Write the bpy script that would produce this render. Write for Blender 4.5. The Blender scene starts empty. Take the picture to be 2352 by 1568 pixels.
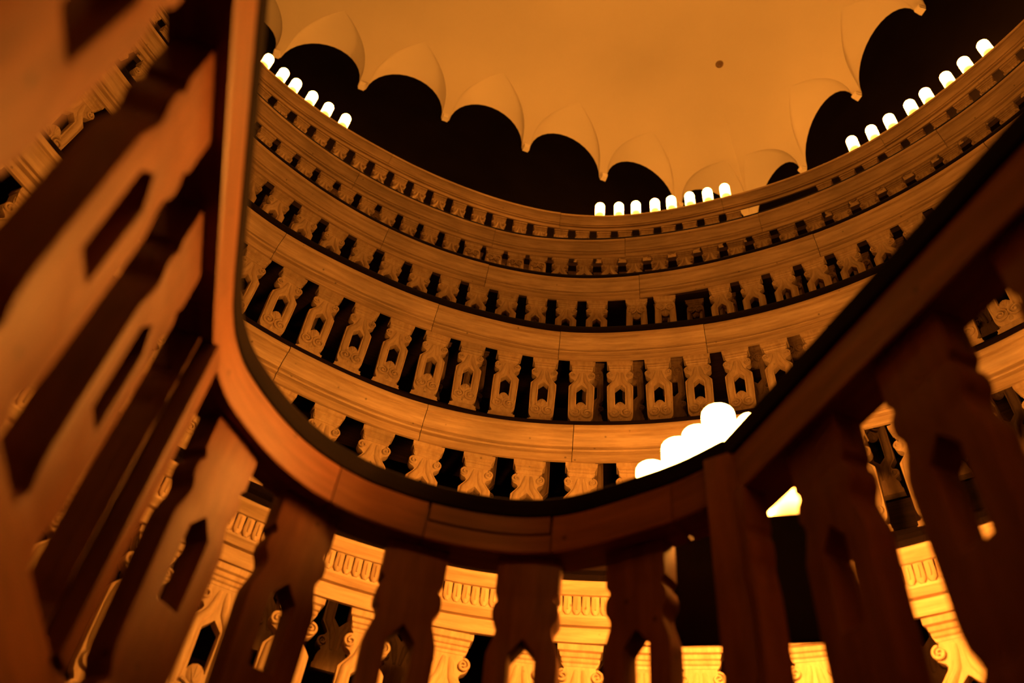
import bpy, bmesh, math, random
from mathutils import Matrix, Vector

random.seed(7)
sc = bpy.context.scene
COL = sc.collection
GZ = 1.0                                   # camera stands with its lens 1 m above the pit floor

# ------------------------------------------------------------------ camera
cam = bpy.data.cameras.new('camera')
cam.sensor_width = 36.0
cam.lens = 1842.0 / 2352.0 * 36.0
cam.clip_start = 0.02
cam.dof.use_dof = True
cam.dof.focus_distance = 4.5
cam.dof.aperture_fstop = 2.0
camo = bpy.data.objects.new('camera', cam)
COL.objects.link(camo)
R_ = Vector((0.99078, -0.09690, 0.09472))
U_ = Vector((-0.13551, -0.70850, 0.69258))
F_ = Vector((0.0, 0.69903, 0.71510))
M = Matrix((( R_.x, U_.x, -F_.x, 0), (R_.y, U_.y, -F_.y, 0), (R_.z, U_.z, -F_.z, GZ), (0, 0, 0, 1)))
camo.matrix_world = M
sc.camera = camo

# ------------------------------------------------------------------ world / view
w = bpy.data.worlds.new('world')
sc.world = w
w.use_nodes = True
w.node_tree.nodes['Background'].inputs[0].default_value = (0.0, 0.0, 0.0, 1)
w.node_tree.nodes['Background'].inputs[1].default_value = 0.0
sc.view_settings.view_transform = 'Standard'
sc.view_settings.look = 'None'
sc.view_settings.exposure = 0.0
sc.view_settings.gamma = 1.0
sc.view_settings.use_curve_mapping = False
try:
    sc.cycles.max_bounces = 4
    sc.cycles.diffuse_bounces = 3
    sc.cycles.glossy_bounces = 2
    sc.cycles.transmission_bounces = 0
    sc.cycles.use_light_tree = True
    sc.cycles.adaptive_threshold = 0.03
    sc.cycles.caustics_reflective = False
    sc.cycles.caustics_refractive = False
except Exception:
    pass
LAMP_RGB = (1.0, 0.335, 0.040)
LAMP_TOP = 150.0          # radiance of the lamps along the top rail
LAMP_LOW = 245.0          # radiance of the tall lamps by the lowest tier


FILL_BACK = 150.0        # radiance of the added unseen lamps that brighten tiers and pit rail


# ------------------------------------------------------------------ materials
def mat(name):
    m = bpy.data.materials.new(name)
    m.use_nodes = True
    nt = m.node_tree
    return m, nt, nt.nodes['Principled BSDF']


def node(nt, typ, **kw):
    n = nt.nodes.new(typ)
    for k, v in kw.items():
        setattr(n, k, v)
    return n


def wood(name, ca, cb, rough=0.5, coords='Object', scale=(6, 6, 1.2), spots=0.5, bump=0.25, spec=0.3):
    m, nt, b = mat(name)
    tc = node(nt, 'ShaderNodeTexCoord')
    mp = node(nt, 'ShaderNodeMapping')
    mp.inputs['Scale'].default_value = scale
    nt.links.new(tc.outputs[coords], mp.inputs[0])
    oi = node(nt, 'ShaderNodeObjectInfo')
    add = node(nt, 'ShaderNodeVectorMath', operation='ADD')
    mul = node(nt, 'ShaderNodeVectorMath', operation='SCALE')
    cmb = node(nt, 'ShaderNodeCombineXYZ')
    for i in range(3):
        nt.links.new(oi.outputs['Random'], cmb.inputs[i])
    nt.links.new(cmb.outputs[0], mul.inputs[0])
    mul.inputs['Scale'].default_value = 37.0
    nt.links.new(mp.outputs[0], add.inputs[0])
    nt.links.new(mul.outputs[0], add.inputs[1])
    n1 = node(nt, 'ShaderNodeTexNoise')
    n1.inputs['Scale'].default_value = 3.2
    n1.inputs["Detail"].default_value = 6
    n1.inputs['Roughness'].default_value = 0.62
    nt.links.new(add.outputs[0], n1.inputs['Vector'])
    cr = node(nt, 'ShaderNodeValToRGB')
    cr.color_ramp.elements[0].position = 0.3
    cr.color_ramp.elements[0].color = (*ca, 1)
    cr.color_ramp.elements[1].position = 0.68
    cr.color_ramp.elements[1].color = (*cb, 1)
    nt.links.new(n1.outputs['Fac'], cr.inputs[0])
    # worm holes, knocks and grime
    mp2 = node(nt, 'ShaderNodeMapping')
    nt.links.new(tc.outputs['Object'], mp2.inputs[0])
    add2 = node(nt, 'ShaderNodeVectorMath', operation='ADD')
    nt.links.new(mp2.outputs[0], add2.inputs[0])
    nt.links.new(mul.outputs[0], add2.inputs[1])
    v = node(nt, 'ShaderNodeTexVoronoi')
    v.inputs['Scale'].default_value = 11.0
    nt.links.new(add2.outputs[0], v.inputs['Vector'])
    r2 = node(nt, 'ShaderNodeMapRange')
    r2.inputs['From Min'].default_value = 0.035
    r2.inputs['From Max'].default_value = 0.085
    r2.inputs['To Min'].default_value = 1.0 - spots
    r2.inputs['To Max'].default_value = 1.0
    nt.links.new(v.outputs['Distance'], r2.inputs['Value'])
    n3 = node(nt, 'ShaderNodeTexNoise')
    n3.inputs['Scale'].default_value = 2.3
    n3.inputs['Detail'].default_value = 5
    nt.links.new(add2.outputs[0], n3.inputs['Vector'])
    r3 = node(nt, 'ShaderNodeMapRange')
    r3.inputs['From Min'].default_value = 0.3
    r3.inputs['From Max'].default_value = 0.6
    r3.inputs['To Min'].default_value = 0.72
    r3.inputs['To Max'].default_value = 1.0
    nt.links.new(n3.outputs['Fac'], r3.inputs['Value'])
    mm = node(nt, 'ShaderNodeMath', operation='MULTIPLY')
    nt.links.new(r2.outputs[0], mm.inputs[0])
    nt.links.new(r3.outputs[0], mm.inputs[1])
    mx = node(nt, 'ShaderNodeMix', data_type='RGBA', blend_type='MULTIPLY')
    mx.inputs['Factor'].default_value = 1.0
    nt.links.new(cr.outputs[0], mx.inputs['A'])
    nt.links.new(mm.outputs[0], mx.inputs['B'])
    nt.links.new(mx.outputs['Result'], b.inputs['Base Color'])
    b.inputs['Roughness'].default_value = rough
    b.inputs['Specular IOR Level'].default_value = spec
    bp = node(nt, 'ShaderNodeBump')
    bp.inputs['Strength'].default_value = bump
    bp.inputs['Distance'].default_value = 0.004
    nt.links.new(n1.outputs['Fac'], bp.inputs['Height'])
    nt.links.new(bp.outputs[0], b.inputs['Normal'])
    return m


def plain(name, c, rough=0.7, spec=0.2, noise=0.15, scale=3.0):
    m, nt, b = mat(name)
    tc = node(nt, 'ShaderNodeTexCoord')
    n1 = node(nt, 'ShaderNodeTexNoise')
    n1.inputs['Scale'].default_value = scale
    n1.inputs['Detail'].default_value = 6
    nt.links.new(tc.outputs['Object'], n1.inputs['Vector'])
    cr = node(nt, 'ShaderNodeValToRGB')
    cr.color_ramp.elements[0].position = 0.3
    cr.color_ramp.elements[0].color = (*[x * (1 - noise) for x in c], 1)
    cr.color_ramp.elements[1].position = 0.7
    cr.color_ramp.elements[1].color = (*c, 1)
    nt.links.new(n1.outputs['Fac'], cr.inputs[0])
    nt.links.new(cr.outputs[0], b.inputs['Base Color'])
    b.inputs['Roughness'].default_value = rough
    b.inputs['Specular IOR Level'].default_value = spec
    return m


def glow(name, strength, z0, z1, low=0.12):
    m, nt, b = mat(name)
    tc = node(nt, 'ShaderNodeTexCoord')
    sx = node(nt, 'ShaderNodeSeparateXYZ')
    nt.links.new(tc.outputs['Object'], sx.inputs[0])
    mr = node(nt, 'ShaderNodeMapRange', interpolation_type='SMOOTHSTEP')
    mr.inputs['From Min'].default_value = z0
    mr.inputs['From Max'].default_value = z1
    mr.inputs['To Min'].default_value = strength * low
    mr.inputs['To Max'].default_value = strength
    nt.links.new(sx.outputs['Z'], mr.inputs['Value'])
    b.inputs['Base Color'].default_value = (0.7, 0.6, 0.45, 1)
    b.inputs['Roughness'].default_value = 0.4
    b.inputs['Emission Color'].default_value = (*LAMP_RGB, 1)
    nt.links.new(mr.outputs[0], b.inputs['Emission Strength'])
    return m


W_RAIL = wood('walnut_rail', (0.40, 0.27, 0.15), (0.62, 0.46, 0.29), 0.48, 'UV', (1.4, 16, 1), 0.55, 0.3)
W_BAL = wood('walnut_baluster', (0.44, 0.30, 0.17), (0.60, 0.45, 0.28), 0.5, 'Object', (14, 14, 3), 0.4, 0.25)
W_BACK = wood('walnut_shaded_copy', (0.20, 0.12, 0.065), (0.32, 0.21, 0.12), 0.55, 'Object', (14, 14, 3), 0.4, 0.25, 0.2)  # baluster walnut with the shade under the decks put into its colour
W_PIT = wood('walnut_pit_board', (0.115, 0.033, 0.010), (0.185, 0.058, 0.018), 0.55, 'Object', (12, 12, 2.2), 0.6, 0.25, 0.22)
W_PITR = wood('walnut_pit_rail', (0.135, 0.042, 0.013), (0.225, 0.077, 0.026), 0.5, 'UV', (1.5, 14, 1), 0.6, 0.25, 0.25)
W_CAP = wood('black_cap_and_shade', (0.004, 0.002, 0.0012), (0.012, 0.0055, 0.003), 0.85, 'UV', (1.5, 14, 1), 0.3, 0.2, 0.06)  # own black of the caps; painted-in shade on the tier bottom rails
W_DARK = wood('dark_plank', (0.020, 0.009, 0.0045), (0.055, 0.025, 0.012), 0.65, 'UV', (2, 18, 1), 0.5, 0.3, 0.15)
PLASTER = plain('ceiling_plaster', (0.78, 0.70, 0.56), 0.85, 0.1, 0.09, 0.9)
BLACKW = plain('unlit_dark_wall', (0.006, 0.004, 0.003), 0.95, 0.0, 0.3, 2)  # near-black colour stands in for the darkness of unlit openings
BLACK = plain('black_enamel', (0.006, 0.005, 0.005), 0.8, 0.08, 0.3, 20)
IRON = plain('dark_iron', (0.03, 0.02, 0.015), 0.6, 0.3, 0.3, 20)
FLOORM = plain('stone_floor', (0.030, 0.022, 0.016), 0.8, 0.2, 0.4, 5)


# ------------------------------------------------------------------ helpers
def link(name, me, m=None, parent=None):
    o = bpy.data.objects.new(name, me)
    COL.objects.link(o)
    if m is not None and me is not None and not me.materials:
        me.materials.append(m)
    if parent is not None:
        o.parent = parent
    return o


def empty(name, loc=(0, 0, 0)):
    o = bpy.data.objects.new(name, None)
    o.empty_display_size = 0.2
    COL.objects.link(o)
    o.location = loc
    return o


def tag(o, label=None, cat=None, group=None, kind=None):
    if label: o['label'] = label
    if cat: o['category'] = cat
    if group: o['group'] = group
    if kind: o['kind'] = kind
    return o


def finish(bm, name, smooth=None):
    me = bpy.data.meshes.new(name)
    bmesh.ops.recalc_face_normals(bm, faces=bm.faces[:])
    bm.to_mesh(me)
    bm.free()
    if smooth is not None:
        for p in me.polygons:
            p.use_smooth = True
        me.set_sharp_from_angle(angle=math.radians(smooth))
    return me


def sweep(path, prof, name, closed=False, smooth=28, cap=True):
    """path: list of ((x,y),(ox,oy)) with (ox,oy) the outward unit vector;
    prof: closed polygon of (outward offset, z). Writes a uv layer (length along, length across)."""
    bm = bmesh.new()
    uvl = bm.loops.layers.uv.new('UVMap')
    rows, us, u = [], [], 0.0
    for i, ((x, y), (ox, oy)) in enumerate(path):
        if i:
            px, py = path[i - 1][0]
            u += math.hypot(x - px, y - py)
        us.append(u)
        rows.append([bm.verts.new((x + ox * a, y + oy * a, z)) for a, z in prof])
    vs = [0.0]
    n = len(prof)
    for j in range(n):
        a, b = prof[j], prof[(j + 1) % n]
        vs.append(vs[-1] + math.hypot(a[0] - b[0], a[1] - b[1]))
    for i in range(len(rows) - 1):
        for j in range(n):
            k = (j + 1) % n
            f = bm.faces.new((rows[i][j], rows[i + 1][j], rows[i + 1][k], rows[i][k]))
            for l, uv in zip(f.loops, ((us[i], vs[j]), (us[i + 1], vs[j]), (us[i + 1], vs[j + 1]), (us[i], vs[j + 1]))):
                l[uvl].uv = uv
    if cap and not closed:
        bm.faces.new(rows[0])
        bm.faces.new(rows[-1][::-1])
    if closed:
        i = len(rows) - 1
        for j in range(n):
            k = (j + 1) % n
            bm.faces.new((rows[i][j], rows[0][j], rows[0][k], rows[i][k]))
    return finish(bm, name, smooth)


def box(bm, x0, x1, y0, y1, z0, z1):
    v = [bm.verts.new((x, y, z)) for z in (z0, z1) for x, y in ((x0, y0), (x1, y0), (x1, y1), (x0, y1))]
    for q in ((0, 1, 2, 3), (7, 6, 5, 4), (0, 4, 5, 1), (1, 5, 6, 2), (2, 6, 7, 3), (3, 7, 4, 0)):
        bm.faces.new([v[i] for i in q])
    return v


def tube(bm, pts, rad, seg=6):
    rings = []
    n = len(pts)
    for i, p in enumerate(pts):
        a = pts[max(i - 1, 0)]
        b = pts[min(i + 1, n - 1)]
        d = (Vector(b) - Vector(a)).normalized()
        s = d.cross(Vector((0, 1, 0)))
        s = s.normalized() if s.length > 1e-6 else Vector((1, 0, 0))
        t = d.cross(s)
        r = rad[i] if isinstance(rad, (list, tuple)) else rad
        rings.append([bm.verts.new(Vector(p) + s * (r * math.cos(2 * math.pi * k / seg)) + t * (r * math.sin(2 * math.pi * k / seg))) for k in range(seg)])
    for i in range(n - 1):
        for k in range(seg):
            l = (k + 1) % seg
            bm.faces.new((rings[i][k], rings[i][l], rings[i + 1][l], rings[i + 1][k]))
    bm.faces.new(rings[0])
    bm.faces.new(rings[-1][::-1])


def lathe(bm, prof, seg=20):
    rings = []
    for r, z in prof:
        rings.append([bm.verts.new((r * math.cos(2 * math.pi * k / seg), r * math.sin(2 * math.pi * k / seg), z)) for k in range(seg)])
    for i in range(len(rings) - 1):
        for k in range(seg):
            l = (k + 1) % seg
            bm.faces.new((rings[i][k], rings[i][l], rings[i + 1][l], rings[i + 1][k]))
    bm.faces.new(rings[0][::-1])
    bm.faces.new(rings[-1])


# ------------------------------------------------------------------ plan of the tiers
CX, CY = 0.15, 0.85            # centre of the round end of the theatre
BACK = 1.1                     # length of the straight sides behind it
HT = {1: 1.30, 2: 2.45, 3: 3.55, 4: 4.65, 5: 5.75, 6: 6.85}      # underside of each handrail above the lens
RB = {1: 1.86, 2: 2.35, 3: 2.71, 4: 3.16, 5: 3.62, 6: 4.07}
RT = {1: [(-60, 1.88), (-27, 1.88), (-5, 1.88), (7, 1.85), (40, 1.82), (60, 1.82)],
      2: [(-40, 2.36), (-26, 2.355), (-15, 2.37), (-4, 2.35), (8, 2.31), (20, 2.29), (39, 2.30), (52, 2.38), (66, 2.38)],
      3: [(-60, 2.72), (-39, 2.745), (-26, 2.70), (-8, 2.70), (4, 2.725), (16, 2.69), (33, 2.69), (60, 2.70)],
      4: [(-60, 3.16), (-39, 3.16), (-22, 3.17), (4, 3.18), (18, 3.125), (29, 3.10), (40, 3.115), (60, 3.14)],
      5: [(-50, 3.62), (-15, 3.63), (-4, 3.655), (4, 3.63), (20, 3.575), (39, 3.585), (60, 3.62)],
      6: [(-60, 4.08), (-43, 4.08), (-26, 4.02), (-14, 4.04), (3, 4.125), (11, 4.12), (25, 4.06), (46, 4.10), (60, 4.06)]}


def rad0(k, a):
    t = RT[k]
    if a <= t[0][0]:
        f = min(1, (t[0][0] - a) / 15)
        return t[0][1] * (1 - f) + RB[k] * f
    if a >= t[-1][0]:
        f = min(1, (a - t[-1][0]) / 15)
        return t[-1][1] * (1 - f) + RB[k] * f
    for (a0, r0), (a1, r1) in zip(t, t[1:]):
        if a0 <= a <= a1:
            f = (a - a0) / (a1 - a0)
            return r0 + (r1 - r0) * f


def rad(k, a):                                   # eased so that the rings run fair
    s = w_ = 0.0
    for d in (-6, -4, -2, 0, 2, 4, 6):
        g = math.exp(-d * d / 18.0)
        s += g * rad0(k, a + d)
        w_ += g
    return s / w_


def ring_pt(k, a, off=0.0):
    """point and outward unit vector at bearing a (degrees, 0 = straight ahead) on tier k"""
    r = rad(k, a) + off
    t = math.radians(a)
    return ((CX + r * math.sin(t), CY + r * math.cos(t)), (math.sin(t), math.cos(t)))


def ring_path(k, a0, a1, step=1.5):
    n = max(2, int(math.ceil((a1 - a0) / step)) + 1)
    return [ring_pt(k, a0 + (a1 - a0) * i / (n - 1)) for i in range(n)]


def stadium_back(k, a=100):
    """the part of the ring behind the viewpoint"""
    pts = []
    r = RB[k]
    t = math.radians(a)
    n = 10
    for i in range(1, n + 1):
        pts.append(((CX + r * math.sin(t) * 1.0, CY + r * math.cos(t) - BACK * i / n), (math.sin(t), math.cos(t))))
    m = 40
    for i in range(1, m):
        b = math.radians(a + (360 - 2 * a) * i / m)
        pts.append(((CX + r * math.sin(b), CY - BACK + r * math.cos(b)), (math.sin(b), math.cos(b))))
    t = math.radians(-a)
    for i in range(n, 0, -1):
        pts.append(((CX + r * math.sin(t), CY + r * math.cos(t) - BACK * i / n), (math.sin(t), math.cos(t))))
    return pts


BH = 0.53                       # height of a carved baluster
A0, A1 = -100.0, 100.0

# ------------------------------------------------------------------ structure: floor, walls, ceiling
TX, TY = 0.96826, 0.24995       # along the far wall, left to right
WM, WT = 5.62, 4.83             # far wall and right-hand wall
WM0, WT0 = -4.75, -4.65
SPRING, CROWN, TIP, FLAT = 9.63, 10.38, 10.60, 10.93
DT, DC = 0.43, 1.2


def room(t, m, h):
    return (t * TX - m * TY, t * TY + m * TX, h + GZ)


def quad_wall(name, p, q, h0, h1, m, inward, th=0.3):
    bm = bmesh.new()
    a = [Vector(room(*p, h0)), Vector(room(*q, h0)), Vector(room(*q, h1)), Vector(room(*p, h1))]
    off = Vector(room(*inward, 0)) - Vector(room(0, 0, 0))
    b = [v - off * th for v in a]
    va = [bm.verts.new(v) for v in a]
    vb = [bm.verts.new(v) for v in b]
    bm.faces.new(va)
    bm.faces.new(vb[::-1])
    for i in range(4):
        j = (i + 1) % 4
        bm.faces.new((va[j], va[i], vb[i], vb[j]))
    o = link(name, finish(bm, name), m)
    return tag(o, kind='structure')


quad_wall('wall_far', (WT0, WM + .004), (WT, WM + .004), -GZ, 11.1, BLACKW, (0, -1))
quad_wall('wall_right', (WT + .004, WM), (WT + .004, WM0), -GZ, 11.1, BLACKW, (-1, 0))
quad_wall('wall_back', (WT, WM0 - .004), (WT0, WM0 - .004), -GZ, 11.1, BLACKW, (0, 1))
quad_wall('wall_left', (WT0 - .004, WM0), (WT0 - .004, WM), -GZ, 11.1, BLACKW, (1, 0))
fl = quad_wall('floor', (WT0, WM0), (WT, WM0), -GZ, -GZ + .001, FLOORM, (0, 1))
bm = bmesh.new()
box(bm, -7, 7, -7, 8, -0.2, 0)
bpy.data.objects.remove(fl)
fl = link('floor', finish(bm, 'floor'), FLOORM)
tag(fl, kind='structure')

ceil = None
bm = bmesh.new()
vv = [bm.verts.new(room(t, m, FLAT)) for t, m in ((WT0 + DC, WM0 + DC), (WT - DC, WM0 + DC), (WT - DC, WM - DC), (WT0 + DC, WM - DC))]
vt = [bm.verts.new(room(t, m, FLAT + .4)) for t, m in ((WT0, WM0), (WT, WM0), (WT, WM), (WT0, WM))]
bm.faces.new(vv)
bm.faces.new(vt)
ceil = link('ceiling', finish(bm, 'ceiling'), PLASTER)
tag(ceil, kind='structure')


def zc(d):
    e = 1 - min(d, DC) / DC
    return SPRING + (FLAT - SPRING) * math.sqrt(max(0, 1 - e * e))


def vault_bay(s0, s1, e0, e1, place):
    """one bay of the coved vault: s along the wall, d in from it; e0/e1 ends of that wall (mitred corners)"""
    bm = bmesh.new()
    sc_, w0 = (s0 + s1) / 2, (s1 - s0) / 2 - 0.055
    ds = [DT * (i / 12) for i in range(13)]
    ds2 = [DT + (DC - DT) * (i / 10) for i in range(11)]

    def lim(s, d):
        return min(max(s, e0 + d), e1 - d)

    def wv(d):
        return w0 * max(0.0, 1 - (d / DT) ** 1.7)

    def cr_(d):
        return CROWN + (TIP - CROWN) * d / DT

    rows, lun = [], []
    zt = zc(DT)
    for d in ds:
        z = zc(d)
        wd = wv(d)
        L = [bm.verts.new(place(lim(s0 + (sc_ - wd - s0) * f, d), d, z)) for f in (0, .5, 1)]
        Rr = [bm.verts.new(place(lim(sc_ + wd + (s1 - sc_ - wd) * f, d), d, z)) for f in (0, .5, 1)]
        rows.append((L, Rr))
        top = cr_(d) + (zt - TIP) * d / DT
        ar = []
        for i in range(1, 16):
            u = -math.cos(math.pi * i / 16)
            ar.append(bm.verts.new(place(lim(sc_ + wd * u, d), d, z + max(0.0, top - z) * math.sqrt(1 - u * u))))
        lun.append([L[-1]] + ar + [Rr[0]])
    for i in range(len(ds) - 1):
        for side in (0, 1):
            for j in range(2):
                bm.faces.new((rows[i][side][j], rows[i][side][j + 1], rows[i + 1][side][j + 1], rows[i + 1][side][j]))
        for j in range(16):
            bm.faces.new((lun[i][j], lun[i][j + 1], lun[i + 1][j + 1], lun[i + 1][j]))
    prev = None
    for d in ds2:
        z = zc(d)
        cur = [bm.verts.new(place(lim(s0 + (s1 - s0) * f, d), d, z)) for f in (0, .25, .5, .75, 1)]
        if prev:
            for j in range(4):
                bm.faces.new((prev[j], prev[j + 1], cur[j + 1], cur[j]))
        prev = cur
    bmesh.ops.remove_doubles(bm, verts=bm.verts[:], dist=0.0008)
    bmesh.ops.dissolve_degenerate(bm, dist=0.0005, edges=bm.edges[:])
    return link('vault_bay', finish(bm, 'vault_bay', 50), PLASTER, ceil)


def corbel(p, ang):
    global CORB
    o = link('corbel', CORB, PLASTER, ceil)
    o.location = p
    o.rotation_euler = (0, 0, ang)


bm = bmesh.new()
prof = [(0.040, 0.0), (0.040, 0.03), (0.05, 0.035), (0.05, 0.06)]
for (w0, z0), (w1, z1) in zip(prof, prof[1:]):
    a = [bm.verts.new((x, y, z0)) for x, y in ((-w0, 0), (w0, 0), (w0 * .8, -.07), (-w0 * .8, -.07))]
    b = [bm.verts.new((x, y, z1)) for x, y in ((-w1, 0), (w1, 0), (w1 * .8, -.085), (-w1 * .8, -.085))]
    for i in range(4):
        bm.faces.new((a[i], a[(i + 1) % 4], b[(i + 1) % 4], b[i]))
    bm.faces.new(a)
    bm.faces.new(b[::-1])
CORB = finish(bm, 'corbel')
ta = math.atan2(TY, TX)
far = [4.83, 3.585, 2.42, 1.27, 0.12, -1.03, -2.16, -3.32, -4.65]
rgt = [5.62, 4.43, 3.285, 2.14, 1.0, -0.15, -1.3, -2.45, -3.6, -4.75]
for a, b in zip(far, far[1:]):
    vault_bay(b, a, WT0, WT, lambda s, d, z: room(s, WM - d, z))
    vault_bay(b, a, WT0, WT, lambda s, d, z: room(s, WM0 + d, z))
for a, b in zip(rgt, rgt[1:]):
    vault_bay(b, a, WM0, WM, lambda s, d, z: room(WT - d, s, z))
    vault_bay(b, a, WM0, WM, lambda s, d, z: room(WT0 + d, s, z))
for s in far[1:-1]:
    corbel(room(s, WM, SPRING - .055), ta)
for s in rgt[1:6]:
    corbel(room(WT, s, SPRING - .055), ta - math.pi / 2)

# a small round rose in the plaster
bm = bmesh.new()
lathe(bm, [(0.012, -.05), (0.02, -.045), (0.022, -.02), (0.05, -.012), (0.055, 0.0)], 16)
o = link('ceiling_rose', finish(bm, 'ceiling_rose', 40), plain('rusty_plate', (0.30, 0.20, 0.11), .8, .1, .4, 30))
o.location = (1.84 * FLAT / 8.6, 3.77 * FLAT / 8.6, FLAT + GZ - .001)
tag(o, 'small round dark hook plate alone on the plain plaster ceiling', 'hook')

# tier decks and the boarded risers between them
for k in range(1, 7):
    zt = HT[k] - BH - 0.06 + GZ
    r1 = (RB[k + 1] - RB[k] + 0.07) if k < 6 else 0.36
    path = ring_path(k, A0, A1, 3) + stadium_back(k)
    o = link('floor', sweep(path, [(-.03, zt - .05), (-.03, zt), (r1, zt), (r1, zt - .05)], 'floor', True), W_DARK)
    tag(o, kind='structure')
PLANKH = 0.155
BACKB = []
for k in range(0, 6):
    zt = (HT[k] - BH - 0.06 if k else -0.25) + GZ
    top = HT[k + 1] - BH - 0.06 - 0.05 + GZ
    # solid ground behind, so the back half is closed as well
    path = stadium_back(k + 1)
    wall = link('wall_riser', sweep([(p, n) for p, n in [ring_pt(k + 1, A1)] + path + [ring_pt(k + 1, A0)]],
                                    [(.02, zt), (.02, top), (.05, top), (.05, zt)], 'wall_riser'), W_DARK)
    tag(wall, kind='structure')
    n = 3 if k else 6
    for c in range(n):
        a = A0 + (7 if c % 2 else 0)
        while a < A1 - 1:
            da = math.degrees(random.uniform(.75, 1.1) / RB[k + 1])
            b = min(a + da, A1)
            z0 = zt + c * PLANKH + .002
            z1 = z0 + PLANKH - .006
            j = random.uniform(0, .008)
            me = sweep(ring_path(k + 1, a + .08, b - .08, 6), [(.02 + j, z0), (.02 + j, z1), (.045, z1), (.045, z0)], 'plank')
            link('plank', me, W_DARK, wall)
            a = b
    BACKB.append((k, wall, top))

# ------------------------------------------------------------------ baluster kit
OUT = [(-.085, .066), (-.002, .066), (0, .0775), (.020, .0775), (.028, .071), (.054, .068), (.068, .062), (.077, .054), (.084, .060), (.091, .074), (.102, .0795),
       (.116, .079), (.130, .070), (.140, .053), (.150, .047), (.160, .051), (.196, .079), (.212, .079), (.300, .0775), (.430, .0745), (.452, .071),
       (.468, .061), (.478, .057), (.486, .062), (.492, .073), (.53, .076)]
OUTP = [(0, .0775), (.082, .0770), (.092, .068), (.100, .067), (.108, .076), (.122, .0795), (.138, .078), (.150, .069), (.160, .065), (.172, .067), (.212, .082), (.232, .0825),
        (.300, .080), (.430, .0755), (.452, .071), (.468, .061), (.478, .057), (.486, .062), (.492, .073), (.53, .076)]
HOLE = [(.19, 0), (.222, .031), (.345, .029)]
TH = 0.042


def board_mesh(name, th=TH, tab=True, pit=False):
    bm = bmesh.new()
    prof_ = OUTP if pit else OUT if tab else OUT[2:]
    outl = [(w_, BH - t) for t, w_ in prof_] + [(-w_, BH - t) for t, w_ in reversed(prof_)]
    hol = [(0, BH - .182), (.031, BH - .214), (.029, BH - .345), (-.029, BH - .345), (-.031, BH - .214)]
    layers = []
    for y in (-th / 2, th / 2):
        a = [bm.verts.new((x, y, z)) for x, z in outl]
        h = [bm.verts.new((x, y, z)) for x, z in hol]
        ed = []
        for lp in (a, h):
            for i in range(len(lp)):
                ed.append(bm.edges.new((lp[i], lp[(i + 1) % len(lp)])))
        bmesh.ops.triangle_fill(bm, use_beauty=True, use_dissolve=False, edges=ed)
        layers.append((a, h))
    (a0, h0), (a1, h1) = layers
    for p, q in ((a0, a1), (h0, h1)):
        for i in range(len(p)):
            j = (i + 1) % len(p)
            bm.faces.new((p[i], p[j], q[j], q[i]))
    bmesh.ops.recalc_face_normals(bm, faces=bm.faces[:])
    sharp = [e for e in bm.edges if len(e.link_faces) == 2 and e.calc_face_angle() > 1.2]
    bmesh.ops.bevel(bm, geom=sharp, offset=0.0035, offset_type='OFFSET', segments=2, profile=.6, affect='EDGES', clamp_overlap=True)
    return finish(bm, name, 32)


def capital_mesh():
    """stepped moulded block applied to the head of the board"""
    bm = bmesh.new()
    rows = [(0.001, .080, .020), (.022, .079, .020), (.026, .072, .009), (.042, .069, .013), (.046, .065, .006), (.058, .064, .009),
            (.063, .059, .003), (.073, .056, .002)]
    prev = None
    for t, w_, d in rows:
        y0 = -TH / 2 - d
        y1 = TH / 2 + .002
        cur = [bm.verts.new((x, y, BH - t)) for x, y in ((-w_, y0), (w_, y0), (w_, y1), (-w_, y1))]
        if prev:
            for i in range(4):
                bm.faces.new((prev[i], prev[(i + 1) % 4], cur[(i + 1) % 4], cur[i]))
        else:
            bm.faces.new(cur)
        prev = cur
    bm.faces.new(prev[::-1])
    return finish(bm, 'capital', 20)


def spiral(bm, cx, cz, r, turns, hand, start, y, thick):
    n = int(18 * turns)
    pts, rr = [], []
    for i in range(n + 1):
        f = i / n
        a = start + hand * 2 * math.pi * turns * f
        q = r * (1 - f) ** .85 + r * .10
        pts.append((cx + q * math.cos(a), y - .0015 - .002 * f, cz + q * math.sin(a)))
        rr.append(thick * (1 - .35 * f))
    tube(bm, pts, rr, 6)


def dome(bm, cx, cz, r, h, y, rz=None, seg=12, rings=3):
    rz = rz or r
    prev = None
    for i in range(rings):
        a = math.pi / 2 * i / rings
        cur = [bm.verts.new((cx + r * math.cos(a) * math.cos(2 * math.pi * k / seg), y - h * math.sin(a), cz + rz * math.cos(a) * math.sin(2 * math.pi * k / seg))) for k in range(seg)]
        if prev:
            for k in range(seg):
                bm.faces.new((prev[k], prev[(k + 1) % seg], cur[(k + 1) % seg], cur[k]))
        prev = cur
    v = bm.verts.new((cx, y - h, cz))
    for k in range(seg):
        bm.faces.new((prev[k], prev[(k + 1) % seg], v))


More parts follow.
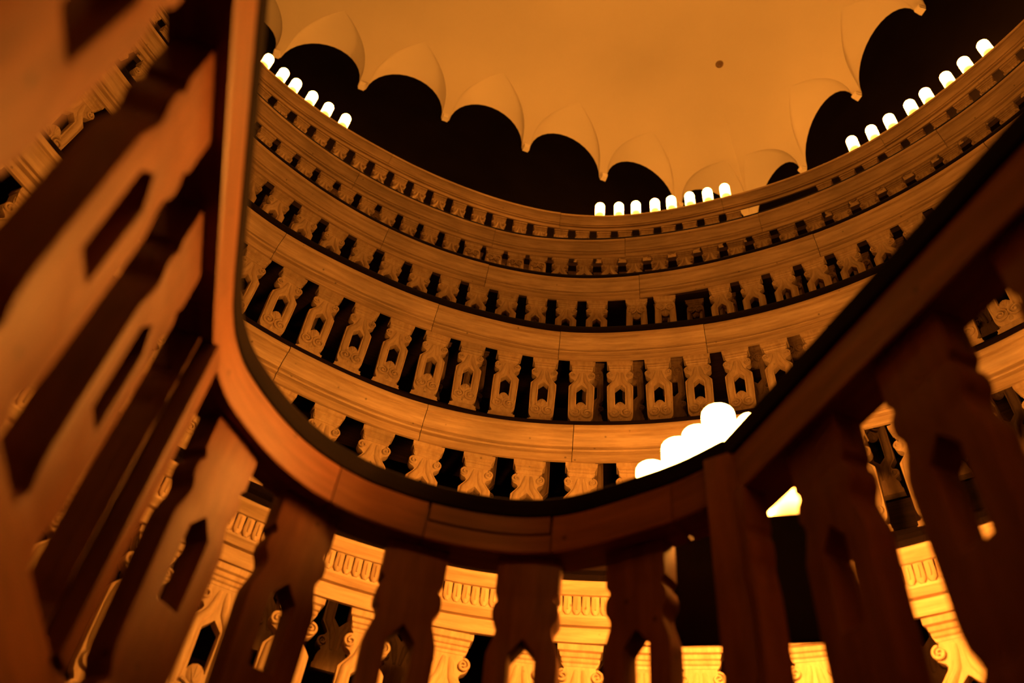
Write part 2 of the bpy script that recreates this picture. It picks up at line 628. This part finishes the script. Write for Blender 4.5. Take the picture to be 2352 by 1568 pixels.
def carving_mesh():
    """scrolls and ribs carved on the face that looks into the pit"""
    bm = bmesh.new()
    y = -TH / 2
    for s in (-1, 1):
        # side volutes under the capital
        dome(bm, s * .058, BH - .109, .023, .006, y + .002)
        spiral(bm, s * .058, BH - .109, .0195, 1.5, -s, math.pi / 2, y - .006, .0056)
        # broad rounded stiles sweeping from the neck round the opening
        tube(bm, [(s * .012, y + .009, BH - .085), (s * .017, y + .007, BH - .12), (s * .024, y + .006, BH - .155), (s * .052, y + .006, BH - .198), (s * .0545, y + .006, BH - .25),
                  (s * .054, y + .007, BH - .36), (s * .052, y + .010, BH - .40)], [.012, .014, .016, .019, .020, .019, .014], 10)
        # big foot scrolls
        dome(bm, s * .0370, BH - .414, .037, .006, y + .002, .042)
        spiral(bm, s * .0370, BH - .414, .0330, 1.75, s, math.pi / 2, y - .006, .0068)
        dome(bm, s * .0370, BH - .414, .010, .011, y - .004)
    # palmette between the foot scrolls, rising into the opening
    dome(bm, 0, BH - .354, .030, .014, y + .006, .034)
    for a in (-.7, 0, .7):
        tube(bm, [(0, y - .006, BH - .378), (.014 * math.sin(a), y - .0085, BH - .378 + .026 * math.cos(a)), (.024 * math.sin(a), y - .004, BH - .378 + .05 * math.cos(a))], [.002, .0026, .002], 5)
    dome(bm, 0, BH - .452, .012, .007, y + .001, .014)
    # foot plate
    prev = None
    for t, w_, d in ((.478, .060, .002), (.484, .066, .006), (.488, .066, .006), (.494, .078, .012), (.512, .078, .012), (.516, .082, .016), (.53, .082, .016)):
        cur = [bm.verts.new((x, yy, BH - t)) for x, yy in ((-w_, y - d), (w_, y - d), (w_, y + .01), (-w_, y + .01))]
        if prev:
            for i in range(4):
                bm.faces.new((prev[i], prev[(i + 1) % 4], cur[(i + 1) % 4], cur[i]))
        else:
            bm.faces.new(cur)
        prev = cur
    bm.faces.new(prev[::-1])
    return finish(bm, 'carving', 40)


BOARD, CAPITAL, CARVING = board_mesh('baluster'), capital_mesh(), carving_mesh()
for me in (BOARD, CAPITAL, CARVING):
    me.materials.append(W_BAL)
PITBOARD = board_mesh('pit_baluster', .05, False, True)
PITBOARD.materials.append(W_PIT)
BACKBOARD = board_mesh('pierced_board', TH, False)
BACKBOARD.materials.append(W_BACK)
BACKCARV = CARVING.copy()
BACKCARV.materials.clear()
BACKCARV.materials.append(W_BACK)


def in_view(x, y, z, mx=1.12):
    v = Vector((x, y, z - GZ))
    d = v.dot(F_)
    if d < .05:
        return False
    return abs(v.dot(R_) / d * 1842) < 1176 * mx + 60 and abs(v.dot(U_) / d * 1842) < 784 * mx + 60


def baluster(k, a, parent, flip=False, jit=True):
    (x, y), (ox, oy) = ring_pt(k, a, .030 + TH / 2)
    zb = HT[k] - BH + GZ
    if not in_view(x, y, HT[k] + GZ - .25):
        return None
    o = link('baluster', BOARD, None, parent)
    rz = -math.radians(a) + (random.uniform(-.02, .02) if jit else 0)
    if flip:
        o.matrix_local = Matrix.Translation((x, y, zb + BH)) @ Matrix.Rotation(rz, 4, 'Z') @ Matrix.Rotation(math.pi, 4, 'Y')
    else:
        o.matrix_local = Matrix.Translation((x, y, zb)) @ Matrix.Rotation(rz, 4, 'Z') @ Matrix.Rotation(random.uniform(-.006, .006), 4, 'Y') @ Matrix.Scale(.92 if k > 4 else 1, 4, (1, 0, 0))
    link('capital', CAPITAL, None, o)
    link('carving', CARVING, None, o)
    return o


# dim pierced boards hanging under each deck, behind the balusters
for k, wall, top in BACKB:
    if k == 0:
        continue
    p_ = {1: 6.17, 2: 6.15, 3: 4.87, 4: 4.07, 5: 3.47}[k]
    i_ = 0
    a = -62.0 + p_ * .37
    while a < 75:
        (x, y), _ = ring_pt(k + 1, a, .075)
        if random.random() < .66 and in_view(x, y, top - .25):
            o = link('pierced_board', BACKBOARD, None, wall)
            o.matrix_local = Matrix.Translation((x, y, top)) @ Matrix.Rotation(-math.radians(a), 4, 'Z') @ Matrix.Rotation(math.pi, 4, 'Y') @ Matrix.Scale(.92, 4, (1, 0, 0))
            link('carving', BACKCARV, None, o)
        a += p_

# ------------------------------------------------------------------ the six tier balustrades
RAIL = [(0, 0), (0, .040), (.010, .042), (.010, .049), (-.012, .051), (-.015, .056), (-.015, .062), (-.012, .066), (.006, .068), (.006, .076), (-.014, .079), (-.018, .088),
        (-.026, .102), (-.040, .117), (-.058, .129), (-.062, .131), (-.062, .136), (-.074, .139), (-.077, .147), (-.077, .160), (-.072, .172), (-.064, .178), (.075, .178), (.075, .09), (.016, .09), (.014, 0)]
RAIL1 = [(0, 0), (0, .050), (.010, .052), (.010, .058), (-.008, .060), (-.014, .068), (-.026, .080), (-.028, .088), (.008, .090), (.008, .096), (-.002, .098), (-.002, .170),
         (-.018, .172), (-.026, .182), (-.040, .192), (-.046, .200), (-.046, .212), (-.03, .216), (.075, .216), (.075, .09), (.016, .09), (.014, 0)]
CAPH = {1: .045, 2: .046, 3: .088, 4: .068, 5: .052, 6: .02}
JOINTS = {1: [-100, -62, -40, -14.5, 20.5, 48, 70, 100], 2: [-100, -60, -31.5, -13.2, 5.5, 28, 50, 72, 100], 3: [-100, -58, -36, -14, 3.2, 22.6, 45, 70, 100],
          4: [-100, -55, -22.5, -7.5, 14, 38, 60, 100], 5: [-100, -52, -28, -7, 12, 31, 55, 100], 6: [-100, -50, -24, 2.5, 26, 48, 70, 100]}
WORDS = {1: ('lowest carved balustrade, its rail edged with a row of gadroons, seen through the pit boards', 'gadrooned'),
         2: ('brightest golden carved balustrade, right behind the curved dark pit rail', 'bright'),
         3: ('third carved balustrade up, whole baluster fronts with paired foot scrolls showing', 'third'),
         4: ('fourth carved balustrade up, two of its balusters standing upside down', 'fourth'),
         5: ('fifth carved balustrade up, four of its balusters upside down like small masks', 'fifth'),
         6: ('topmost carved balustrade under the dark arches, carrying the rows of lamps', 'top')}


def angles(k):
    if k == 1:
        return [(a, False) for a in (-67.2, -59.8, -52.6, -45.4, -38, -30.3, -23, -15.2, -6.8, 1.0, 7.2, 13.6, 19.6, 25.2, 30.7, 37.4, 44.2, 50.6, 57, 63.4, 69.8)]
    if k in (1, 2):
        p, a = (6.17, 7.3) if k == 1 else (6.15, 0.5)
    elif k == 3:
        p, a = 4.87, 1.6
    elif k == 4:
        p, a = 4.07, 0.0
    elif k == 5:
        p, a = 3.47, 2.9
    else:
        p, a = 3.05, -0.2
    out = [(a + p * i, False) for i in range(-30, 34) if -96 < a + p * i < 96]
    if k == 4:
        out = [q for q in out if q[0] < 9 or q[0] > 21] + [(13.5, True), (17.3, True)]
        out = [(x + (0.3 if x > 21 else 0), f) for x, f in out]
    if k == 5:
        out = [q for q in out if q[0] > 2.5] + [(2.9 - 3.12 * i, 1 <= i <= 4) for i in range(1, 31)]
    if k == 6:
        out = [q for q in out if not (30.2 < q[0] < 37.2)]
    return sorted(out)


# one gadroon (rounded tongue) of the lowest rail
bm = bmesh.new()
gw, gh, gd = .0166, .071, .016
prev = None
for i in range(6):
    f = i / 5
    zz = gh * (1 - f)
    ww = gw * (1.0 if f < .7 else math.sqrt(max(0.05, 1 - ((f - .7) / .32) ** 2)))
    dd = gd * (.78 + .22 * f) * (1.0 if f < .85 else .8)
    cur = [bm.verts.new((ww * -math.cos(math.pi * j / 6), -dd * math.sin(math.pi * j / 6) ** .55, zz)) for j in range(7)]
    if prev:
        for j in range(6):
            bm.faces.new((prev[j], prev[j + 1], cur[j + 1], cur[j]))
    prev = cur
bm.faces.new(prev)
tube(bm, [(0, -gd * .80, gh * .86), (0.001, -gd * .95, gh * .5), (0, -gd * 1.02, gh * .24)], [.0042, .0036, .0028], 5)
GAD = finish(bm, 'gadroon', 35)
GAD.materials.append(W_RAIL)

for k in range(1, 7):
    root = empty('tier_balustrade', (0, 0, 0))
    tag(root, WORDS[k][0], 'balustrade')
    zz = HT[k] + GZ
    prof = [(a, z + zz) for a, z in (RAIL1 if k == 1 else RAIL)]
    segs = []
    for a, b in zip(JOINTS[k], JOINTS[k][1:]):
        j = random.uniform(-.003, .003)
        e = math.degrees(.0016 / RB[k])
        pr = [(o_ + j, z) for o_, z in prof]
        s = link('handrail', sweep(ring_path(k, a + e, b - e, 1.2), pr, 'handrail'), W_RAIL, root)
        segs.append((a, b, s))
    link('handrail', sweep([ring_pt(k, A1)] + stadium_back(k) + [ring_pt(k, A0)], prof, 'handrail'), W_RAIL, root)
    link('joint_light_block', sweep(ring_path(k, A0, A1, 2), [(.008, zz + .096), (-.01, zz + .15), (-.01, zz + .17), (.07, zz + .17), (.07, zz + .096)], 'joint_light_block'), W_CAP, root)  # added dark backing that keeps light from leaking through the joints
    ct = (.216 if k == 1 else .178) + zz + .0005
    ch = CAPH[k]
    c = link('rail_cap', sweep(ring_path(k, A0, A1, 1.5) , [(-.050 if k > 1 else -.02, ct), (-.056 if k > 1 else -.026, ct + ch * .35), (-.05 if k > 1 else -.02, ct + ch * .85), (-.04, ct + ch), (.06, ct + ch), (.07, ct + ch * .6), (.07, ct)], 'rail_cap', smooth=40), W_CAP, root)
    tag(c, 'near-black cap strip along the top of the rail')
    link('bottom_rail', sweep(ring_path(k, A0, A1, 2), [(.01, zz - BH - .06), (.01, zz - BH), (.08, zz - BH), (.08, zz - BH - .06)], 'bottom_rail'), W_CAP, root)  # near-black instead of rail walnut: shade of the gaps painted in
    for a, fl_ in angles(k):
        baluster(k, a, root, fl_)
    if k == 1:
        a = -64.0
        while a < 66:
            (x, y), _ = ring_pt(1, a, -.002)
            if in_view(x, y, zz + .12):
                par = [s for a_, b_, s in segs if a_ <= a < b_][0]
                g = link('gadroon', GAD, None, par)
                g.matrix_local = Matrix.Translation((x, y, zz + .0985)) @ Matrix.Rotation(-math.radians(a), 4, 'Z')
            a += math.degrees(.0337 / 1.86)

# ------------------------------------------------------------------ the pit balustrade in the foreground
LD = Vector((-.095, .45)).normalized()
RD = Vector((.25, -1)).normalized()
front = [(-.475, .90), (-.489, .98), (-.494, 1.06), (-.480, 1.15), (-.426, 1.275), (-.360, 1.365), (-.280, 1.430), (-.210, 1.463), (-.130, 1.488), (-.030, 1.502),
         (.060, 1.500), (.140, 1.478), (.205, 1.440), (.290, 1.368), (.370, 1.292), (.437, 1.205)]


def cat(pts, n=8):
    P = [Vector(p) for p in pts]
    P = [P[0] * 2 - P[1]] + P + [P[-1] * 2 - P[-2]]
    out = []
    for i in range(1, len(P) - 2):
        for j in range(n):
            t = j / n
            out.append(.5 * ((2 * P[i]) + (P[i + 1] - P[i - 1]) * t + (2 * P[i - 1] - 5 * P[i] + 4 * P[i + 1] - P[i + 2]) * t * t + (3 * P[i] - P[i - 1] - 3 * P[i + 1] + P[i + 2]) * t ** 3))
    out.append(P[-2])
    return out


def with_normals(pts, side=1):
    res = []
    for i, p in enumerate(pts):
        d = (pts[min(i + 1, len(pts) - 1)] - pts[max(i - 1, 0)]).normalized()
        res.append(((p.x, p.y), (-d.y * side, d.x * side)))
    return res


PB = Vector((-.475, .90))
leftback = PB - LD * 1.55
curve = cat(front, 6)
leftlimb = [leftback + (PB - leftback) * (i / 10) for i in range(11)]
R0 = Vector((.436, 1.228))
rightback = R0 + RD * 1.9
rightlimb = [R0 + (rightback - R0) * (i / 10) for i in range(11)]
mid = (leftback + rightback) / 2
ax = (-(LD) + RD).normalized()
hw = (rightback - leftback) / 2
backcurve = [mid + hw * math.cos(math.pi * i / 20) + ax * (.42 * math.sin(math.pi * i / 20)) for i in range(21)]

pit = empty('pit_balustrade', (0, 0, 0))
tag(pit, 'dark unlit balustrade of plain pierced boards curving round the pit in the foreground', 'balustrade')
FH = .90 + GZ
PRAIL = [(0, 0), (-.002, .004), (-.002, .086), (.0, .089), (.078, .089), (.078, .0)]
PCAP = [(.003, .0895), (-.003, .0925), (-.004, .097), (-.003, .134), (.001, .1385), (.008, .140), (.07, .140), (.076, .134), (.076, .0895)]
pprof = [(a, z + FH) for a, z in PRAIL]


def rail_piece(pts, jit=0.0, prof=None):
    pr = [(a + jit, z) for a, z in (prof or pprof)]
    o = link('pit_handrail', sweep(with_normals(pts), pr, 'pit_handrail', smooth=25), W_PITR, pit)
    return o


# the curved front is pieced together from several lengths
ix = lambda x: min(range(len(curve)), key=lambda i: abs(curve[i].x - x) + (0 if curve[i].y > 1.2 else 9))
cuts = [0, ix(-.315), ix(-.125), ix(.145), ix(.36), len(curve) - 1]
for i, (a, b) in enumerate(zip(cuts, cuts[1:])):
    seg = [p.copy() for p in curve[a:b + 1]]
    if i:
        seg[0] = seg[0] + (seg[1] - seg[0]).normalized() * .0014
    seg[-1] = seg[-1] - (seg[-1] - seg[-2]).normalized() * .0014
    rab = [(a, z + FH) for a, z in [(0, 0), (-.002, .004), (-.002, .042), (.016, .042), (.016, .089), (.078, .089), (.078, .0)]]
    po = rail_piece(seg, random.uniform(-.001, .001), rab if i == 2 else None)
    if i == 2:                                   # a strip let into the upper half of the face
        sub = [p.copy() for p in seg]
        sub[0] = sub[0] + (sub[1] - sub[0]).normalized() * .004
        sub[-1] = sub[-1] - (sub[-1] - sub[-2]).normalized() * .004
        link('repair_strip', sweep(with_normals(sub), [(-.002, FH + .0485), (-.002, FH + .0885), (.0155, FH + .0885), (.0155, FH + .0485)], 'repair_strip'), W_PITR, po)
ll = [p.copy() for p in leftlimb]
ll[-1] = ll[-1] - LD * .0015
rail_piece(ll)
rail_piece(rightlimb, .004)
rail_piece(backcurve)

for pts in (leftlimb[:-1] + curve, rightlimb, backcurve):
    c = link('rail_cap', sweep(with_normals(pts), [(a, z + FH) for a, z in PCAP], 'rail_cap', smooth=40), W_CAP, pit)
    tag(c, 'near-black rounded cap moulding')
    link('joint_light_block', sweep(with_normals(pts), [(.019, FH + .008), (.019, FH + .084), (.07, FH + .084), (.07, FH + .008)], 'joint_light_block'), W_CAP, pit)  # added inside the rail to block light at the cracks
PBH = BH


def pit_board(c, n, half=0):
    """c: centre in plan, n: outward unit vector; the plain back looks into the pit"""
    o = link('pit_baluster', PITBOARD, None, pit)
    ang = math.atan2(n[1], n[0]) + math.pi / 2          # carved side turned outward
    o.matrix_local = Matrix.Translation((c[0], c[1], FH - PBH + .004)) @ Matrix.Rotation(ang, 4, 'Z') @ Matrix.Scale(.86 if not half else .36, 4, (1, 0, 0))
    return o


def near_normal(c):
    best = min(((Vector(p) - Vector(c)).length, n) for p, n in with_normals(leftlimb) + with_normals(curve) + with_normals(rightlimb))
    return best[1]


SET = .045
centres = [(-.427, .523), (-.482, .763), (-.488, 1.225), (-.362, 1.425), (-.138, 1.528), (.102, 1.522), (.310, 1.416), (.528, 1.005), (.582, .772), (.640, .540)]
ln = near_normal((-.40, .5))
for i in range(1, 5):
    centres.append((-.427 - LD.x * .24 * i, .523 - LD.y * .24 * i))
for i in range(1, 4):
    centres.append((.640 + RD.x * .24 * i, .540 + RD.y * .24 * i))
for c in centres:
    n = near_normal(c)
    pit_board((c[0] + n[0] * .012, c[1] + n[1] * .012), n)
# half boards beside the posts
pit_board((-.535, .985), near_normal((-.5, .95)), 1)
pit_board((.466, 1.196), near_normal((.49, 1.1)), 1)


def post(c, n, wid, dep, z0, z1, name='post'):
    bm = bmesh.new()
    box(bm, -wid / 2, wid / 2, -dep / 2, dep / 2, 0, z1 - z0)
    bmesh.ops.bevel(bm, geom=bm.edges[:], offset=.003, segments=2, profile=.5, affect='EDGES')
    o = link(name, finish(bm, name, 30), W_PIT, pit)
    ang = math.atan2(n[1], n[0]) - math.pi / 2
    o.matrix_local = Matrix.Translation((c[0], c[1], z0)) @ Matrix.Rotation(ang, 4, 'Z')
    return o


pn = (math.sin(math.radians(42)), math.cos(math.radians(42)))
post((.452, 1.232), pn, .068, .075, FH - PBH, FH + .098)
pl = near_normal((-.48, .98))
post((-.512, 1.0), pl, .05, .06, FH - PBH, FH + .001)
# foot beam and the boarded pit wall under it
allp = leftlimb[:-1] + curve + rightlimb
link('bottom_rail', sweep(with_normals(allp), [(.0, FH - PBH - .08), (.0, FH - PBH), (.09, FH - PBH), (.09, FH - PBH - .08)], 'bottom_rail'), W_PITR, pit)
pw = link('wall_pit', sweep(with_normals(allp + backcurve[1:]), [(.01, 0), (.01, FH - PBH - .08), (.08, FH - PBH - .08), (.08, 0)], 'wall_pit'), W_DARK)
tag(pw, kind='structure')
# walk round the pit between it and the lowest tier
path = ring_path(1, A0, A1, 4) + stadium_back(1)
zt = FH - PBH - .08
bm = bmesh.new()
outer = [bm.verts.new((p[0] + n[0] * .03, p[1] + n[1] * .03, zt - .01)) for p, n in path]
inner = [bm.verts.new((p[0] + n[0] * .03, p[1] + n[1] * .03, zt - .01)) for p, n in with_normals(allp + backcurve[1:-1])]
ed = []
for lp in (outer, inner):
    for i in range(len(lp)):
        ed.append(bm.edges.new((lp[i], lp[(i + 1) % len(lp)])))
bmesh.ops.triangle_fill(bm, use_beauty=True, edges=ed)
o = link('floor', finish(bm, 'floor'), W_DARK)
tag(o, kind='structure')


# ------------------------------------------------------------------ lamps
def lamp_mesh(r, h, name, dm=.75):
    bm = bmesh.new()
    prof = [(r, .02), (r, h * .5), (r, h - r * dm)]
    for i in range(1, 6):
        a = math.pi / 2 * i / 6
        prof.append((r * (math.cos(a) ** .7), h - r * dm + r * dm * math.sin(a)))
    prof.append((r * .12, h))
    lathe(bm, prof, 18)
    return finish(bm, name, 40)


def cup_mesh(r):
    bm = bmesh.new()
    lathe(bm, [(r * .8, 0), (r * 1.12, .006), (r * 1.15, .02), (r * 1.1, .03), (r * .9, .03), (r * .9, .024)], 18)
    return finish(bm, 'holder', 40)


LR = .051
G_TOP = glow('lamp_glass_top_rail', LAMP_TOP, .08, .20, .02)
LT, CUP = lamp_mesh(LR, .31, 'glass_tube'), cup_mesh(LR)
LT.materials.append(G_TOP)
CUP.materials.append(IRON)
ORD = ['first', 'second', 'third', 'fourth', 'fifth', 'sixth', 'seventh', 'eighth']


def lamp(loc, label, group, tube_me, cup=True):
    e = empty('candle_lamp', loc)
    tag(e, label, 'lamp', group)
    link('glass_tube', tube_me, None, e)
    if cup:
        link('holder', CUP, None, e)
    return e


ROWS = [('left', [-44.7, -42.1, -40.0, -37.3, -34.7, -31.9]), ('middle', [8.3, 11.1, 13.6, 16.4, 18.8, 21.5, 24.1, 26.6]),
        ('right', [44.5, 47.2, 49.7, 52.6, 54.8, 57.7, 60.2, 62.9])]
for nm, an in ROWS:
    for i, a in enumerate(an):
        (x, y), _ = ring_pt(6, a, .03)
        lamp((x, y, HT[6] + .178 + CAPH[6] + .001 + GZ), '%s glowing lamp from the left in the %s row on the top rail' % (ORD[i], nm), 'lamps in the %s row on the top rail' % nm, LT)

# lamp stand between the pit and the lowest tier: a black box on a post, carrying the tall lamps
SAZ, SD = 20.5, 1.70                       # bearing and distance of the stand
sb = math.radians(SAZ)
SX, SY = SD * math.sin(sb), SD * math.cos(sb)
BZ0, BZ1 = .768 + GZ, 1.055 + GZ
lb = empty('lamp_stand', (SX, SY, zt - .01))
lb.rotation_euler = (0, 0, -sb)
tag(lb, 'black shielded lamp stand behind the corner post, the tall bright lamps standing on it', 'lamp stand')
Z0 = zt - .01
bm = bmesh.new()
box(bm, -.20, .197, -.120, -.102, BZ0 - Z0, BZ1 - Z0)
box(bm, -.20, -.19, -.102, -.06, BZ0 - Z0, BZ1 - Z0 - .02)
box(bm, .187, .197, -.102, -.06, BZ0 - Z0, BZ1 - Z0 - .02)
link('front_shield', finish(bm, 'front_shield'), BLACK, lb)
TR = .93 + GZ
bm = bmesh.new()
box(bm, -.26, .20, -.1015, .100, TR - Z0 - .014, TR - Z0)
link('tray', finish(bm, 'tray'), BLACK, lb)
bm = bmesh.new()
lathe(bm, [(.15, 0), (.15, .012), (.05, .03), (.022, .05), (.022, TR - Z0 - .0145)], 20)
link('pole', finish(bm, 'pole', 30), BLACK, lb)

NR = .042
NCUP = cup_mesh(NR)
NCUP.materials.append(IRON)
CUP = NCUP
tall = [(13.75, 1.745, 37.4, 'tall lamp at the left end above the curved pit rail, shortest of the bright cluster'),
        (16.1, 1.655, 38.9, 'second tall lamp from the left in the bright cluster above the pit rail'),
        (17.9, 1.745, 39.7, 'third tall lamp from the left in the bright cluster above the pit rail'),
        (19.85, 1.655, 41.0, 'tallest lamp of the bright cluster, standing highest above the curved pit rail'),
        (22.7, 1.745, 40.2, 'lamp showing as a thin bright sliver right of the tallest lamp'),
        (24.6, 1.655, 36.9, 'lamp glowing under the right arm of the pit rail beside the corner post')]
for az, d, el, lab in tall:
    x, y = d * math.sin(math.radians(az)), d * math.cos(math.radians(az))
    h = d * math.tan(math.radians(el)) + GZ - TR
    me = lamp_mesh(NR, h, 'glass_tube', .42)
    me.materials.append(glow('lamp_glass_low', LAMP_LOW, .13, .40, .011))
    lamp((x, y, TR + .001), lab, 'tall lamps on the black stand', me)

# unseen fill lamps, added to brighten the upper tiers and the pit rail
CUP = cup_mesh(LR)
CUP.materials.append(IRON)
LB = lamp_mesh(LR, .31, 'glass_tube')
LB.materials.append(glow('added_fill_glow', FILL_BACK, .05, .22, .25))
for i in range(8):
    b = math.radians(150 + 60 * i / 7)
    lamp((CX + (RB[3] + .02) * math.sin(b), CY - BACK + (RB[3] + .02) * math.cos(b), HT[3] + .178 + .001 + GZ), 'added unseen fill lamp on the third rail behind the viewpoint', 'added fill lamps on the third rail behind the viewpoint', LB)
